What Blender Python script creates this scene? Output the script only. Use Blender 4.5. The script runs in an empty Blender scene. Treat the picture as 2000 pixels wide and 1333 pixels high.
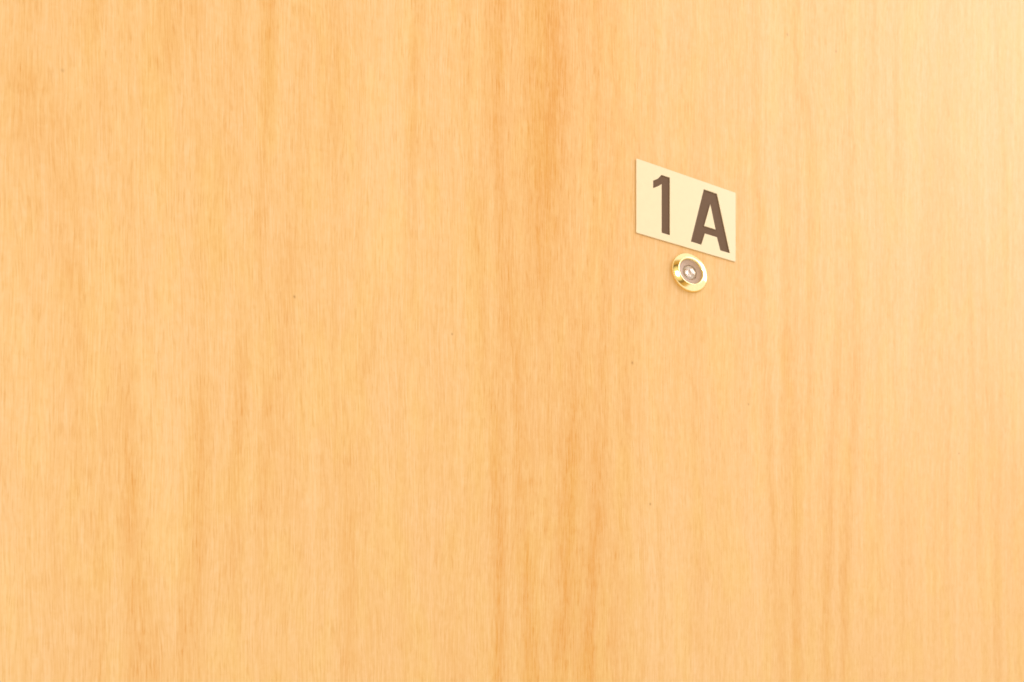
import bpy, bmesh, math, random
from mathutils import Vector, Matrix

S = bpy.context.scene
COL = S.collection
R = math.radians
random.seed(4)

# ------------------------------------------------------------------ camera
F_PX, PX, PY = 1500.0, 1633.0, 1275.0          # focal length and principal point in the 2000 px photograph
TH = math.asin(0.3545e-3 * F_PX)               # how far the view turns away from the door's normal
CT, ST = math.cos(TH), math.sin(TH)
CAM = Vector((-0.1803, -0.4618, 1.2598))
cd = bpy.data.cameras.new('camera')
cam = bpy.data.objects.new('camera', cd)
COL.objects.link(cam)
cam.location = CAM
cam.rotation_euler = (R(90), 0, -TH)
cd.sensor_fit = 'HORIZONTAL'
cd.sensor_width = 36.0
cd.lens = 36.0 * F_PX / 2000.0
cd.shift_x = -(PX - 1000.0) / 2000.0
cd.shift_y = (PY - 666.5) / 2000.0
cd.clip_start = 0.01
cd.clip_end = 100.0
cd.dof.use_dof = True                            # focused on the nearer left half, the plate a touch soft
cd.dof.focus_distance = 0.37
cd.dof.aperture_fstop = 14.0
S.camera = cam

# ------------------------------------------------------------------ light
W = bpy.data.worlds.new('World')
S.world = W
W.use_nodes = True
wt = W.node_tree
for n in list(wt.nodes):
    wt.nodes.remove(n)
wo = wt.nodes.new('ShaderNodeOutputWorld')
bg = wt.nodes.new('ShaderNodeBackground')
tc = wt.nodes.new('ShaderNodeTexCoord')
dt = wt.nodes.new('ShaderNodeVectorMath')            # made-up surroundings: colour rings about one axis, shaped for the brass reflections
dt.operation = 'DOT_PRODUCT'
dt.inputs[1].default_value = Vector((-.42, -.90, .12)).normalized()
rp = wt.nodes.new('ShaderNodeValToRGB')
stops = [(0.0, (1.26, 1.17, 1.05)), (.67, (1.26, 1.17, 1.05)), (.76, (.80, .48, .15)), (.865, (.70, .38, .09)), (.89, (.20, .12, .04)),
         (.915, (.20, .12, .04)), (.94, (1.02, .78, .36)), (1.0, (1.06, .86, .46))]
cr = rp.color_ramp
for q in range(len(stops) - 2):
    cr.elements.new(.5)
for e, (p, c) in zip(cr.elements, stops):
    e.position = p
    e.color = c + (1,)
wt.links.new(tc.outputs['Generated'], dt.inputs[0])
wt.links.new(dt.outputs['Value'], rp.inputs[0])
wt.links.new(rp.outputs[0], bg.inputs['Color'])
bg.inputs['Strength'].default_value = 1.0
wt.links.new(bg.outputs[0], wo.inputs[0])

def area(name, loc, target, size, size_y, power, color):
    l = bpy.data.lights.new(name, 'AREA')
    l.shape = 'RECTANGLE'
    l.size, l.size_y, l.energy, l.color = size, size_y, power, color
    o = bpy.data.objects.new(name, l)
    COL.objects.link(o)
    o.location = loc
    o.rotation_euler = (Vector(target) - Vector(loc)).to_track_quat('-Z', 'Y').to_euler()
    return o

area('corridor_lamp', (1.35, -1.0, 2.65), (0.2, 0, 1.6), 1.9, 1.5, 30.0, (0.90, 0.90, 1.0))
area('room_lamp', (-1.0, -2.15, 1.79), (0, 0, 1.5), 0.46, 0.46, 15.0, (1.0, 0.91, 0.78))

S.view_settings.view_transform = 'Standard'
S.view_settings.look = 'None'
S.view_settings.exposure = -0.07
S.view_settings.gamma = 1.0
S.view_settings.use_curve_mapping = False

# ------------------------------------------------------------------ helpers
def on_plane(x, y, depth=0.0):
    """photograph pixel -> (X, Z) on the plane 'depth' metres in front of the door"""
    u, v = (x - PX) / F_PX, (PY - y) / F_PX
    z = (-CAM.y - depth) / (CT - u * ST)
    return CAM.x + z * (ST + u * CT), CAM.z + z * v

def link_obj(name, me, mat, parent=None):
    o = bpy.data.objects.new(name, me)
    COL.objects.link(o)
    if mat:
        me.materials.clear()
        me.materials.append(mat)
    if parent:
        o.parent = parent
    return o

def smooth(me, angle=35):
    for p in me.polygons:
        p.use_smooth = True
    me.set_sharp_from_angle(angle=R(angle))

class NT:
    """small node-graph writer"""
    def __init__(self, name):
        self.m = bpy.data.materials.new(name)
        self.m.use_nodes = True
        self.t = self.m.node_tree
        self.b = next(n for n in self.t.nodes if n.type == 'BSDF_PRINCIPLED')
    def put(self, sock, v):
        if isinstance(v, bpy.types.NodeSocket):
            self.t.links.new(v, sock)
        else:
            sock.default_value = v
    def math(self, op, a, b=0.0, clamp=False):
        n = self.t.nodes.new('ShaderNodeMath')
        n.operation = op
        n.use_clamp = clamp
        self.put(n.inputs[0], a)
        self.put(n.inputs[1], b)
        return n.outputs[0]
    def add(self, a, b): return self.math('ADD', a, b)
    def sub(self, a, b): return self.math('SUBTRACT', a, b)
    def mul(self, a, b): return self.math('MULTIPLY', a, b)
    def combine(self, x, y, z):
        n = self.t.nodes.new('ShaderNodeCombineXYZ')
        for s, v in zip(n.inputs, (x, y, z)):
            self.put(s, v)
        return n.outputs[0]
    def noise(self, vec, scale=1.0, detail=2.0, rough=0.5, dist=0.0):
        n = self.t.nodes.new('ShaderNodeTexNoise')
        self.put(n.inputs['Vector'], vec)
        n.inputs['Scale'].default_value = scale
        n.inputs['Detail'].default_value = detail
        n.inputs['Roughness'].default_value = rough
        n.inputs['Distortion'].default_value = dist
        return n.outputs[0]
    def ramp(self, v, lo, hi, a=0.0, b=1.0):
        n = self.t.nodes.new('ShaderNodeMapRange')
        n.interpolation_type = 'SMOOTHSTEP'
        self.put(n.inputs['Value'], v)
        n.inputs['From Min'].default_value = lo
        n.inputs['From Max'].default_value = hi
        n.inputs['To Min'].default_value = a
        n.inputs['To Max'].default_value = b
        return n.outputs[0]
    def mix(self, f, a, b, mode='MIX'):
        n = self.t.nodes.new('ShaderNodeMix')
        n.data_type = 'RGBA'
        n.blend_type = mode
        n.clamp_factor = True
        self.put(n.inputs['Factor'], f)
        self.put(n.inputs[6], a)
        self.put(n.inputs[7], b)
        return n.outputs[2]
    def coords(self):
        t = self.t.nodes.new('ShaderNodeTexCoord')
        s = self.t.nodes.new('ShaderNodeSeparateXYZ')
        self.t.links.new(t.outputs['Object'], s.inputs[0])
        return s.outputs
    def bump(self, h, dist, strength):
        n = self.t.nodes.new('ShaderNodeBump')
        n.inputs['Distance'].default_value = dist
        n.inputs['Strength'].default_value = strength
        self.put(n.inputs['Height'], h)
        self.t.links.new(n.outputs[0], self.b.inputs['Normal'])

# ------------------------------------------------------------------ wood veneer
# growth lines of the veneer: points (x, y in the photograph), strength, width in millimetres
LINES = [
    ([(524, -20), (529, 40), (526, 110), (522, 200), (519, 260), (516, 330), (506, 450), (503, 520), (494, 600), (480, 680)], [.9, .9, .8, .7, .5, .4, .45, .4, .25, .1], 2.2),
    ([(348, -20), (338, 40), (326, 100), (322, 160), (335, 330), (330, 480)], [.6, .6, .55, .3, .15, .1], 5.0),
    ([(192, -20), (190, 45), (192, 110), (202, 190), (205, 250), (220, 330)], [.6, .5, .2, .35, .3, .05], 2.2),
    ([(455, -20), (460, 100), (450, 250), (432, 400), (420, 510), (408, 620)], [.3, .35, .35, .35, .3, .1], 3.6),
    ([(590, -20), (580, 150), (574, 260), (570, 400), (562, 520), (540, 620)], [.3, .3, .25, .1, .45, .1], 3.2),
    ([(656, -20), (657, 120), (654, 230), (646, 330)], [.4, .4, .45, .1], 2.6),
    ([(909, -20), (914, 130), (916, 220), (924, 310), (931, 390), (933, 500), (940, 600), (950, 690), (963, 830), (968, 980), (974, 1130), (972, 1350)], [.45, .5, .45, .5, .75, .6, .6, .5, .75, .85, .9, .85], 2.8),
    ([(969, -20), (968, 100), (970, 220), (972, 310), (981, 420), (987, 520), (998, 640), (1009, 780), (1014, 860), (1020, 970), (1030, 1150), (1036, 1350)], [.5, .6, .65, .5, .6, .7, .75, .5, .5, .9, 1.0, .95], 3.2),
    ([(820, -20), (822, 80), (815, 200), (810, 330)], [.3, .4, .35, .05], 3.0),
    ([(118, 210), (122, 330), (132, 450), (145, 540), (156, 640), (165, 750), (176, 880), (184, 1000), (190, 1120), (196, 1350)], [.3, .45, .4, .5, .4, .45, .5, .5, .55, .45], 3.4),
    ([(60, 120), (58, 190), (66, 260), (80, 360)], [.2, .5, .4, .1], 5.0),
    ([(1062, -20), (1080, 60), (1086, 130), (1081, 200), (1075, 280), (1070, 360), (1064, 460), (1050, 620)], [.8, .9, 1.0, .95, .9, .75, .6, .2], 6.0),
    ([(1078, -20), (1088, 90), (1086, 150), (1078, 210), (1074, 300), (1068, 380)], [.4, .6, .7, .7, .5, .1], 1.8),
    ([(1169, -20), (1166, 100), (1163, 220), (1162, 350), (1160, 450), (1150, 540), (1136, 640)], [.5, .55, .5, .55, .55, .45, .6], 2.6),
    ([(1202, -20), (1200, 120), (1201, 260), (1198, 400), (1191, 500), (1184, 580), (1176, 680), (1172, 860), (1168, 1000), (1161, 1090), (1154, 1180), (1149, 1350)], [.35, .4, .35, .45, .55, .6, .5, .8, .85, .8, .85, .75], 2.8),
    ([(1136, 640), (1130, 740), (1120, 850), (1110, 930), (1107, 1030), (1104, 1130), (1095, 1220), (1087, 1350)], [.4, .55, .7, .95, 1.0, .95, .95, .9], 3.8),
    ([(1230, 560), (1222, 700), (1215, 850), (1212, 1000), (1200, 1150), (1196, 1350)], [.2, .45, .4, .35, .3, .2], 3.2),
    ([(1050, -20), (1075, 300), (1088, 650), (1092, 1000), (1096, 1350)], [1.0, .80, .56, .56, .62], 24.0),
    ([(1472, -20), (1476, 150), (1479, 300), (1482, 410), (1486, 520), (1491, 660), (1497, 800), (1506, 930), (1515, 1060), (1520, 1180), (1526, 1350)], [.3, .35, .4, .45, .4, .55, .6, .7, .65, .65, .7], 2.6),
    ([(1535, 640), (1541, 800), (1550, 980), (1552, 1100), (1556, 1230), (1561, 1350)], [.3, .55, .55, .75, .75, .6], 3.4),
    ([(1642, 640), (1631, 780), (1622, 900), (1618, 1020), (1615, 1150), (1612, 1350)], [.3, .55, .6, .75, .9, .8], 3.2),
    ([(1660, 380), (1673, 560), (1673, 700), (1665, 850), (1656, 1000), (1650, 1150), (1645, 1350)], [.3, .4, .5, .55, .55, .6, .5], 3.0),
    ([(1548, -20), (1556, 130), (1586, 280), (1592, 420), (1590, 540), (1584, 700), (1580, 900)], [.35, .4, .4, .45, .4, .4, .15], 3.6),
    ([(1650, -20), (1656, 140), (1662, 260), (1660, 380)], [.35, .35, .4, .25], 2.8),
    ([(1880, 420), (1892, 600), (1902, 760), (1906, 920), (1913, 1060), (1921, 1200), (1926, 1350)], [.1, .3, .4, .4, .45, .45, .35], 3.0),
    ([(1925, 500), (1928, 700), (1938, 860), (1941, 1050), (1949, 1350)], [.2, .35, .45, .4, .4], 2.8),
    ([(1740, -20), (1752, 200), (1764, 420), (1762, 640)], [.2, .3, .3, .1], 3.4),
    ([(1948, -20), (1952, 160), (1962, 330), (1966, 520)], [.3, .35, .35, .15], 3.0),
    ([(1984, 900), (1988, 1100), (1992, 1350)], [.3, .45, .4], 3.4),
    ([(246, 760), (257, 880), (262, 1000), (273, 1130), (280, 1230), (286, 1350)], [.25, .6, .6, .6, .75, .6], 3.4),
    ([(405, 740), (390, 830), (384, 920), (376, 1010), (378, 1130), (369, 1240), (358, 1350)], [.2, .5, .55, .65, .65, .6, .45], 3.4),
    ([(478, 660), (470, 760), (465, 850), (455, 960), (446, 1090), (444, 1200)], [.4, .6, .65, .5, .5, .2], 3.2),
    ([(552, 640), (538, 750), (524, 850), (514, 960), (508, 1060), (500, 1160)], [.4, .4, .5, .5, .4, .15], 3.2),
    ([(690, 820), (684, 1000), (680, 1180), (676, 1350)], [.15, .3, .3, .25], 3.4),
    ([(1340, 120), (1344, 260), (1360, 860), (1368, 1040), (1350, 1250)], [.2, .3, .2, .35, .3], 3.0),
    ([(740, 560), (728, 640), (718, 760)], [.15, .35, .1], 3.2),
]
SPECKS = [(575, 580, .7, .9), (883, 653, .7, .8), (1235, 709, .7, 1.2), (1633, 101, .6, 1.3), (122, 138, .4, 1.1),
          (1873, 886, .8, .9), (1270, 985, .8, .9), (1462, 790, .6, .9), (1538, 68, .5, 1.4), (1697, 835, .4, .9)]

def make_wood():
    k = NT('honey_oak_veneer')
    X, Y, Z = k.coords()
    # gentle wander of the fibres
    wv = k.noise(k.combine(k.mul(X, 9.0), 0.3, k.mul(Z, 4.0)), 1.0, 2.0)
    wf = k.noise(k.combine(k.mul(X, 130.0), 1.3, k.mul(Z, 16.0)), 1.0, 2.0)
    Xw = k.add(X, k.add(k.mul(k.sub(wv, .5), .010), k.mul(k.sub(wf, .5), .0024)))
    xs = k.add(X, k.mul(k.sub(wf, .5), .0032))           # the drawn lines keep their place, ragged at their edges
    tn = k.math('DIVIDE', k.sub(Z, 1.15), 0.8)
    tvec = k.combine(tn, tn, 0.0)
    dark = None
    for pts, amp, wid in LINES:
        c = k.t.nodes.new('ShaderNodeRGBCurve')
        k.put(c.inputs['Color'], tvec)
        for ch, vals in ((0, None), (1, amp)):
            cur = c.mapping.curves[ch]
            data = []
            for i, (px, py) in enumerate(pts):
                x, z = on_plane(px, py)
                data.append(((z - 1.15) / .8, (x + .4) / .8 if vals is None else vals[i] * .9))
            data.sort()
            cur.points[0].location = data[0]
            cur.points[1].location = data[-1]
            for d in data[1:-1]:
                cur.points.new(*d)
        c.mapping.extend = 'HORIZONTAL'
        c.mapping.update()
        sp = k.t.nodes.new('ShaderNodeSeparateColor')
        k.t.links.new(c.outputs[0], sp.inputs[0])
        cx = k.sub(k.mul(sp.outputs[0], .8), .4)
        d = k.mul(k.sub(xs, cx), 1000.0 / (wid * 1.35))
        g = k.math('EXPONENT', k.mul(k.mul(d, d), -1.0))
        g = k.mul(g, sp.outputs[1])
        # lines fade out past their ends
        zs = sorted(on_plane(*p)[1] for p in pts)
        if zs[0] > 1.24:
            g = k.mul(g, k.ramp(Z, zs[0] - .02, zs[0] + .008))
        if zs[-1] < 1.80 and pts[0][1] > 0:
            g = k.mul(g, k.ramp(Z, zs[-1] - .008, zs[-1] + .02, 1.0, 0.0))
        dark = g if dark is None else k.add(dark, g)
    # broken up along their length
    br = k.noise(k.combine(k.mul(X, 240.0), 3.1, k.mul(Z, 46.0)), 1.0, 3.0, .6)
    dark = k.mul(dark, k.ramp(br, .28, .72, .62, 1.25))

    broad = k.noise(k.combine(k.mul(Xw, 46.0), 5.0, k.mul(Z, 2.2)), 1.0, 2.0)
    stripe = k.noise(k.combine(k.mul(Xw, 200.0), 7.0, k.mul(Z, 4.2)), 1.0, 3.0, .55)
    mott = k.noise(k.combine(k.mul(Xw, 250.0), 9.0, k.mul(Z, 120.0)), 1.0, 4.0, .6, .5)
    blot = k.noise(k.combine(k.mul(Xw, 70.0), 2.0, k.mul(Z, 34.0)), 1.0, 3.0, .55)
    hair = k.noise(k.combine(k.mul(Xw, 1500.0), 11.0, k.mul(Z, 46.0)), 1.0, 2.0, .65)
    curl = k.noise(k.combine(k.mul(Xw, 420.0), 17.0, k.mul(Z, 240.0)), 1.0, 2.0, .6, .8)
    pore = k.noise(k.combine(k.mul(Xw, 1700.0), 13.0, k.mul(Z, 105.0)), 1.0, 1.0)
    pden = k.noise(k.combine(k.mul(Xw, 160.0), 15.0, k.mul(Z, 44.0)), 1.0, 3.0)
    pores = k.mul(k.ramp(pore, .52, .70), k.ramp(pden, .34, .66, .55, 1.0))

    # the growth lines are denser rows of fibres and pores, not a stain
    dark = k.mul(dark, k.add(k.add(.70, k.mul(pores, .26)), k.mul(k.sub(hair, .25), .7)))
    dark = k.math('DIVIDE', dark, k.add(1.0, k.mul(dark, .35)))
    tone = k.mul(dark, .58)
    for n, a in ((broad, .40), (stripe, .66), (mott, .26), (blot, .14), (hair, 1.10), (curl, .40)):
        tone = k.add(tone, k.mul(k.sub(n, .5), a))
    tone = k.add(tone, .22)
    tone = k.add(tone, k.mul(pores, .15))

    ramp = k.t.nodes.new('ShaderNodeValToRGB')
    cr = ramp.color_ramp
    cr.elements[0].position = 0.0
    cr.elements[0].color = (0.720, 0.486, 0.242, 1)
    cr.elements[1].position = 1.0
    cr.elements[1].color = (0.618, 0.306, 0.068, 1)
    e = cr.elements.new(.33)
    e.color = (0.682, 0.430, 0.176, 1)
    k.put(ramp.inputs[0], tone)
    col = ramp.outputs[0]
    col = k.mix(k.mul(pores, .42), col, k.mix(1.0, col, (.90, .84, .76, 1), 'MULTIPLY'))
    # slow drift between yellow and pink-tan
    hue = k.noise(k.combine(k.mul(Xw, 60.0), 21.0, k.mul(Z, 14.0)), 1.0, 3.0, .6)
    col = k.mix(k.ramp(hue, .44, .70, 0.0, .6), col, k.mix(1.0, col, (1.0, .99, 1.06, 1), 'MULTIPLY'))
    col = k.mix(k.ramp(hue, .34, .52, .75, 0.0), col, k.mix(1.0, col, (1.0, 1.02, .93, 1), 'MULTIPLY'))
    # pin knots and specks
    for px, py, a, r in SPECKS:
        x, z = on_plane(px, py)
        dx = k.mul(k.sub(X, x), 1000.0 / (r * .62))
        dz = k.mul(k.sub(Z, z), 1000.0 / (r * .9))
        g = k.mul(k.math('EXPONENT', k.mul(k.add(k.mul(dx, dx), k.mul(dz, dz)), -1.4)), a)
        col = k.mix(g, col, (.34, .17, .045, 1))
    k.put(k.b.inputs['Base Color'], col)
    k.put(k.b.inputs['Roughness'], k.add(k.mul(hair, .10), .45))
    k.b.inputs['Specular IOR Level'].default_value = .42
    k.bump(k.add(k.mul(hair, .5), k.mul(pores, -.8)), .00006, .35)
    return k.m

def plain(name, col, rough, metal=0.0, spec=.5, var=.06, scale=900.0, coat=0.0):
    k = NT(name)
    X, Y, Z = k.coords()
    n = k.noise(k.combine(X, Y, Z), scale, 3.0, .6)
    lo = tuple(c * (1 - var) for c in col) + (1,)
    hi = tuple(min(1, c * (1 + var)) for c in col) + (1,)
    k.put(k.b.inputs['Base Color'], k.mix(k.ramp(n, .3, .7), lo, hi))
    k.put(k.b.inputs['Roughness'], k.ramp(n, .3, .7, rough * .9, rough * 1.1))
    k.b.inputs['Metallic'].default_value = metal
    k.b.inputs['Specular IOR Level'].default_value = spec
    k.b.inputs['Coat Weight'].default_value = coat
    return k.m

M_WOOD = make_wood()
M_BRASS = plain('polished_brass', (.98, .84, .46), .14, 1.0, var=.03)
M_PLATE = plain('cream_engraving_plastic', (.745, .635, .425), .34, var=.012, scale=300)
M_INK = plain('brown_engraved_core', (.128, .074, .040), .55, spec=.25, var=.08)
M_BARREL = plain('grey_brown_barrel', (.46, .335, .265), .5, var=.06)
M_IRIS = plain('tan_inner_barrel', (.76, .58, .44), .5, var=.08)

def make_glass():
    k = NT('viewer_glass')
    k.b.inputs['Base Color'].default_value = (1, .98, .95, 1)
    k.b.inputs['Transmission Weight'].default_value = 1.0
    k.b.inputs['Roughness'].default_value = .03
    k.b.inputs['IOR'].default_value = 1.5
    k.b.inputs['Coat Weight'].default_value = 1.0
    k.b.inputs['Coat IOR'].default_value = 2.2
    k.b.inputs['Coat Roughness'].default_value = .03
    return k.m
M_GLASS = make_glass()

# ------------------------------------------------------------------ door
def box_mesh(name, x0, x1, y0, y1, z0, z1, bevel):
    bm = bmesh.new()
    bmesh.ops.create_cube(bm, size=1.0, matrix=Matrix.Translation(((x0 + x1) / 2, (y0 + y1) / 2, (z0 + z1) / 2))
                          @ Matrix.Diagonal((x1 - x0, y1 - y0, z1 - z0, 1)))
    bmesh.ops.bevel(bm, geom=bm.edges[:], offset=bevel, segments=3, affect='EDGES', profile=.5)
    me = bpy.data.meshes.new(name)
    bm.to_mesh(me)
    bm.free()
    return me

door = link_obj('door', box_mesh('door', -.47, .47, 0.0, .044, 0.0, 2.06, .0015), M_WOOD)
door['label'] = 'pale honey coloured wood veneer door with vertical grain'
door['category'] = 'door'
door['kind'] = 'thing'

# ------------------------------------------------------------------ number plate
T_PLATE, T_CUT = .0009, .00075
def outline(pts, depth=T_PLATE):
    return [on_plane(x, y, depth) for x, y in pts]

def curve_mesh(name, loops, y_front, y_back, bevel=0.0, grow=0.0):
    """flat filled outlines (x, z) given a thickness along y"""
    cu = bpy.data.curves.new(name, 'CURVE')
    cu.dimensions = '2D'
    cu.fill_mode = 'BOTH'
    for lp in loops:
        s = cu.splines.new('POLY')
        s.points.add(len(lp) - 1)
        for p, (x, z) in zip(s.points, lp):
            p.co = (x, z, 0, 1)
        s.use_cyclic_u = True
    cu.extrude = (y_back - y_front) / 2 - bevel
    cu.bevel_depth = bevel
    cu.bevel_resolution = 2
    cu.offset = grow
    o = bpy.data.objects.new(name, cu)
    COL.objects.link(o)
    dg = bpy.context.evaluated_depsgraph_get()
    me = bpy.data.meshes.new_from_object(o.evaluated_get(dg))
    bpy.data.objects.remove(o)
    bpy.data.curves.remove(cu)
    me.transform(Matrix.Rotation(R(90), 4, 'X'))
    me.transform(Matrix.Translation((0, (y_front + y_back) / 2, 0)))
    me.name = name
    return me

def rounded_rect(x0, x1, z0, z1, r, n=4):
    out = []
    for cx, cz, a0 in ((x1 - r, z1 - r, 0), (x0 + r, z1 - r, 90), (x0 + r, z0 + r, 180), (x1 - r, z0 + r, 270)):
        for i in range(n + 1):
            a = R(a0 + 90 * i / n)
            out.append((cx + r * math.cos(a), cz + r * math.sin(a)))
    return out

plate_q = outline([(1243, 310), (1436.5, 377), (1436.5, 511.5), (1243, 454)])
px0 = (plate_q[0][0] + plate_q[3][0]) / 2
px1 = (plate_q[1][0] + plate_q[2][0]) / 2
pz1 = (plate_q[0][1] + plate_q[1][1]) / 2
pz0 = (plate_q[2][1] + plate_q[3][1]) / 2
def z1(x, y): return (1220 + x / 8.333, 290 + y / 8.333)
def z2(x, y): return (1220 + x / 8.333, 440 + y / 8.333)
one = outline([z1(600, 424), z1(578, 452), z1(548, 482), z1(510, 505), z1(462, 521), z1(462, 652), z1(540, 622), z1(600, 588),
               z2(600, 102), z2(738, 142), z1(738, 464)])
ltr = outline([z1(1288, 672), z2(1075, 278), z2(1250, 328), z2(1308, 143), z2(1500, 196), z2(1556, 432), z2(1716, 478), z1(1505, 740)])
ctr = outline([z1(1395, 920), z1(1298, 1264), z1(1478, 1314)])
# true the strokes up: upright 1, level feet and tops
zt = (one[0][1] + one[10][1] + ltr[0][1] + ltr[7][1]) / 4
zb = (one[8][1] + one[9][1] + ltr[1][1] + ltr[2][1] + ltr[5][1] + ltr[6][1]) / 6
xl = (one[0][0] + one[7][0] + one[8][0]) / 3
xr = (one[9][0] + one[10][0]) / 2
xf = (one[4][0] + one[5][0]) / 2
one[0] = (xl, zt); one[10] = (xr, zt); one[8] = (xl, zb); one[9] = (xr, zb); one[7] = (xl, one[7][1])
one[4] = (xf, one[4][1]); one[5] = (xf, one[5][1])
for i in (0, 7): ltr[i] = (ltr[i][0], zt)
for i in (1, 2, 5, 6): ltr[i] = (ltr[i][0], zb)
zc = (ltr[3][1] + ltr[4][1]) / 2
for i in (3, 4): ltr[i] = (ltr[i][0], zc)
zi = (ctr[1][1] + ctr[2][1]) / 2
for i in (1, 2): ctr[i] = (ctr[i][0], zi)
print('plate mm', (px1 - px0) * 1000, (pz1 - pz0) * 1000, 'glyph', [(round((x - px0) * 1000, 1), round((z - pz0) * 1000, 1)) for x, z in one + ltr + ctr])

sign = bpy.data.objects.new('number_sign', None)
COL.objects.link(sign)
sign.empty_display_size = .02
sign.location = ((px0 + px1) / 2, 0, pz0)
sign['label'] = 'small cream rectangular plate with engraved brown characters 1 A above the peephole'
sign['category'] = 'number sign'
def on_sign(o):
    o.data.transform(Matrix.Translation(-sign.location))
    o.parent = sign
    return o
plate = on_sign(link_obj('plate', curve_mesh('plate', [rounded_rect(px0, px1, pz0, pz1, .0004), one, ltr, ctr], -T_PLATE, -.0001, .00008), M_PLATE))
digit = on_sign(link_obj('digit', curve_mesh('digit', [one], -(T_PLATE - T_CUT) - .0001, -.00015, 0, .0002), M_INK))
letter = on_sign(link_obj('letter', curve_mesh('letter', [ltr, ctr], -(T_PLATE - T_CUT) - .0001, -.00015, 0, .0002), M_INK))

# ------------------------------------------------------------------ peephole
def lathe(name, prof, seg=96, close=False):
    """profile of (radius, height in front of the door) turned about the peephole's axis"""
    bm = bmesh.new()
    rings = []
    for r, h in prof:
        if r < 1e-7:
            rings.append([bm.verts.new((0, -h, 0))])
        else:
            rings.append([bm.verts.new((r * math.cos(2 * math.pi * i / seg), -h, r * math.sin(2 * math.pi * i / seg))) for i in range(seg)])
    if close:
        rings.append(rings[0])
    for a, b in zip(rings, rings[1:]):
        for i in range(seg):
            j = (i + 1) % seg
            va = [a[0]] if len(a) == 1 else [a[i], a[j]]
            vb = [b[0]] if len(b) == 1 else [b[j], b[i]]
            if len(va) + len(vb) > 2:
                bm.faces.new(va + vb)
    bmesh.ops.recalc_face_normals(bm, faces=bm.faces[:])
    me = bpy.data.meshes.new(name)
    bm.to_mesh(me)
    bm.free()
    smooth(me)
    return me

mm = .001
hx, hz = on_plane(1345.6, 534.6)
flange = [(11.85, -.2), (11.85, 1.2), (11.8, 1.6)]
for i in range(9):                                      # rounded shoulder, then a coned face up to the rim
    a = R(8 + 50 * i / 8)
    flange.append((10.65 + 1.1 * math.cos(a), 1.55 + 1.1 * math.sin(a)))
flange += [(8.75, 3.72)]
for i in range(1, 7):
    a = R(58 + 122 * i / 6)
    flange.append((8.2 + .6 * math.cos(a), 3.25 + .6 * math.sin(a)))
flange += [(7.5, 2.9), (7.35, 2.6), (7.35, -.2)]
peep = link_obj('peephole', lathe('peephole', [(r * mm, h * mm) for r, h in flange], close=True), M_BRASS, door)
peep.location = (hx, 0, hz)
peep['label'] = 'round polished brass peephole with grey glass centre'
barrel = [(7.37, 2.3), (7.1, 2.05), (6.0, 1.75), (4.8, 1.6), (4.55, 1.5), (4.5, .35), (7.37, .35)]
link_obj('barrel', lathe('barrel', [(r * mm, h * mm) for r, h in barrel], close=True), M_BARREL, peep)
link_obj('inner_stop', lathe('inner_stop', [(4.49 * mm, .9 * mm), (2.6 * mm, .55 * mm), (1.2 * mm, .4 * mm), (0, .38 * mm)]), M_IRIS, peep)
lens = []
RC, RL = 6.5, 4.47
for i in range(13):
    r = RL * (1 - i / 12)
    lens.append((r * mm, (1.40 + math.sqrt(RC * RC - r * r) - math.sqrt(RC * RC - RL * RL)) * mm))
lens = [(0, .93 * mm), (RL * mm, .93 * mm)] + lens
link_obj('lens', lathe('lens', lens), M_GLASS, peep)

S.render.engine = 'CYCLES'
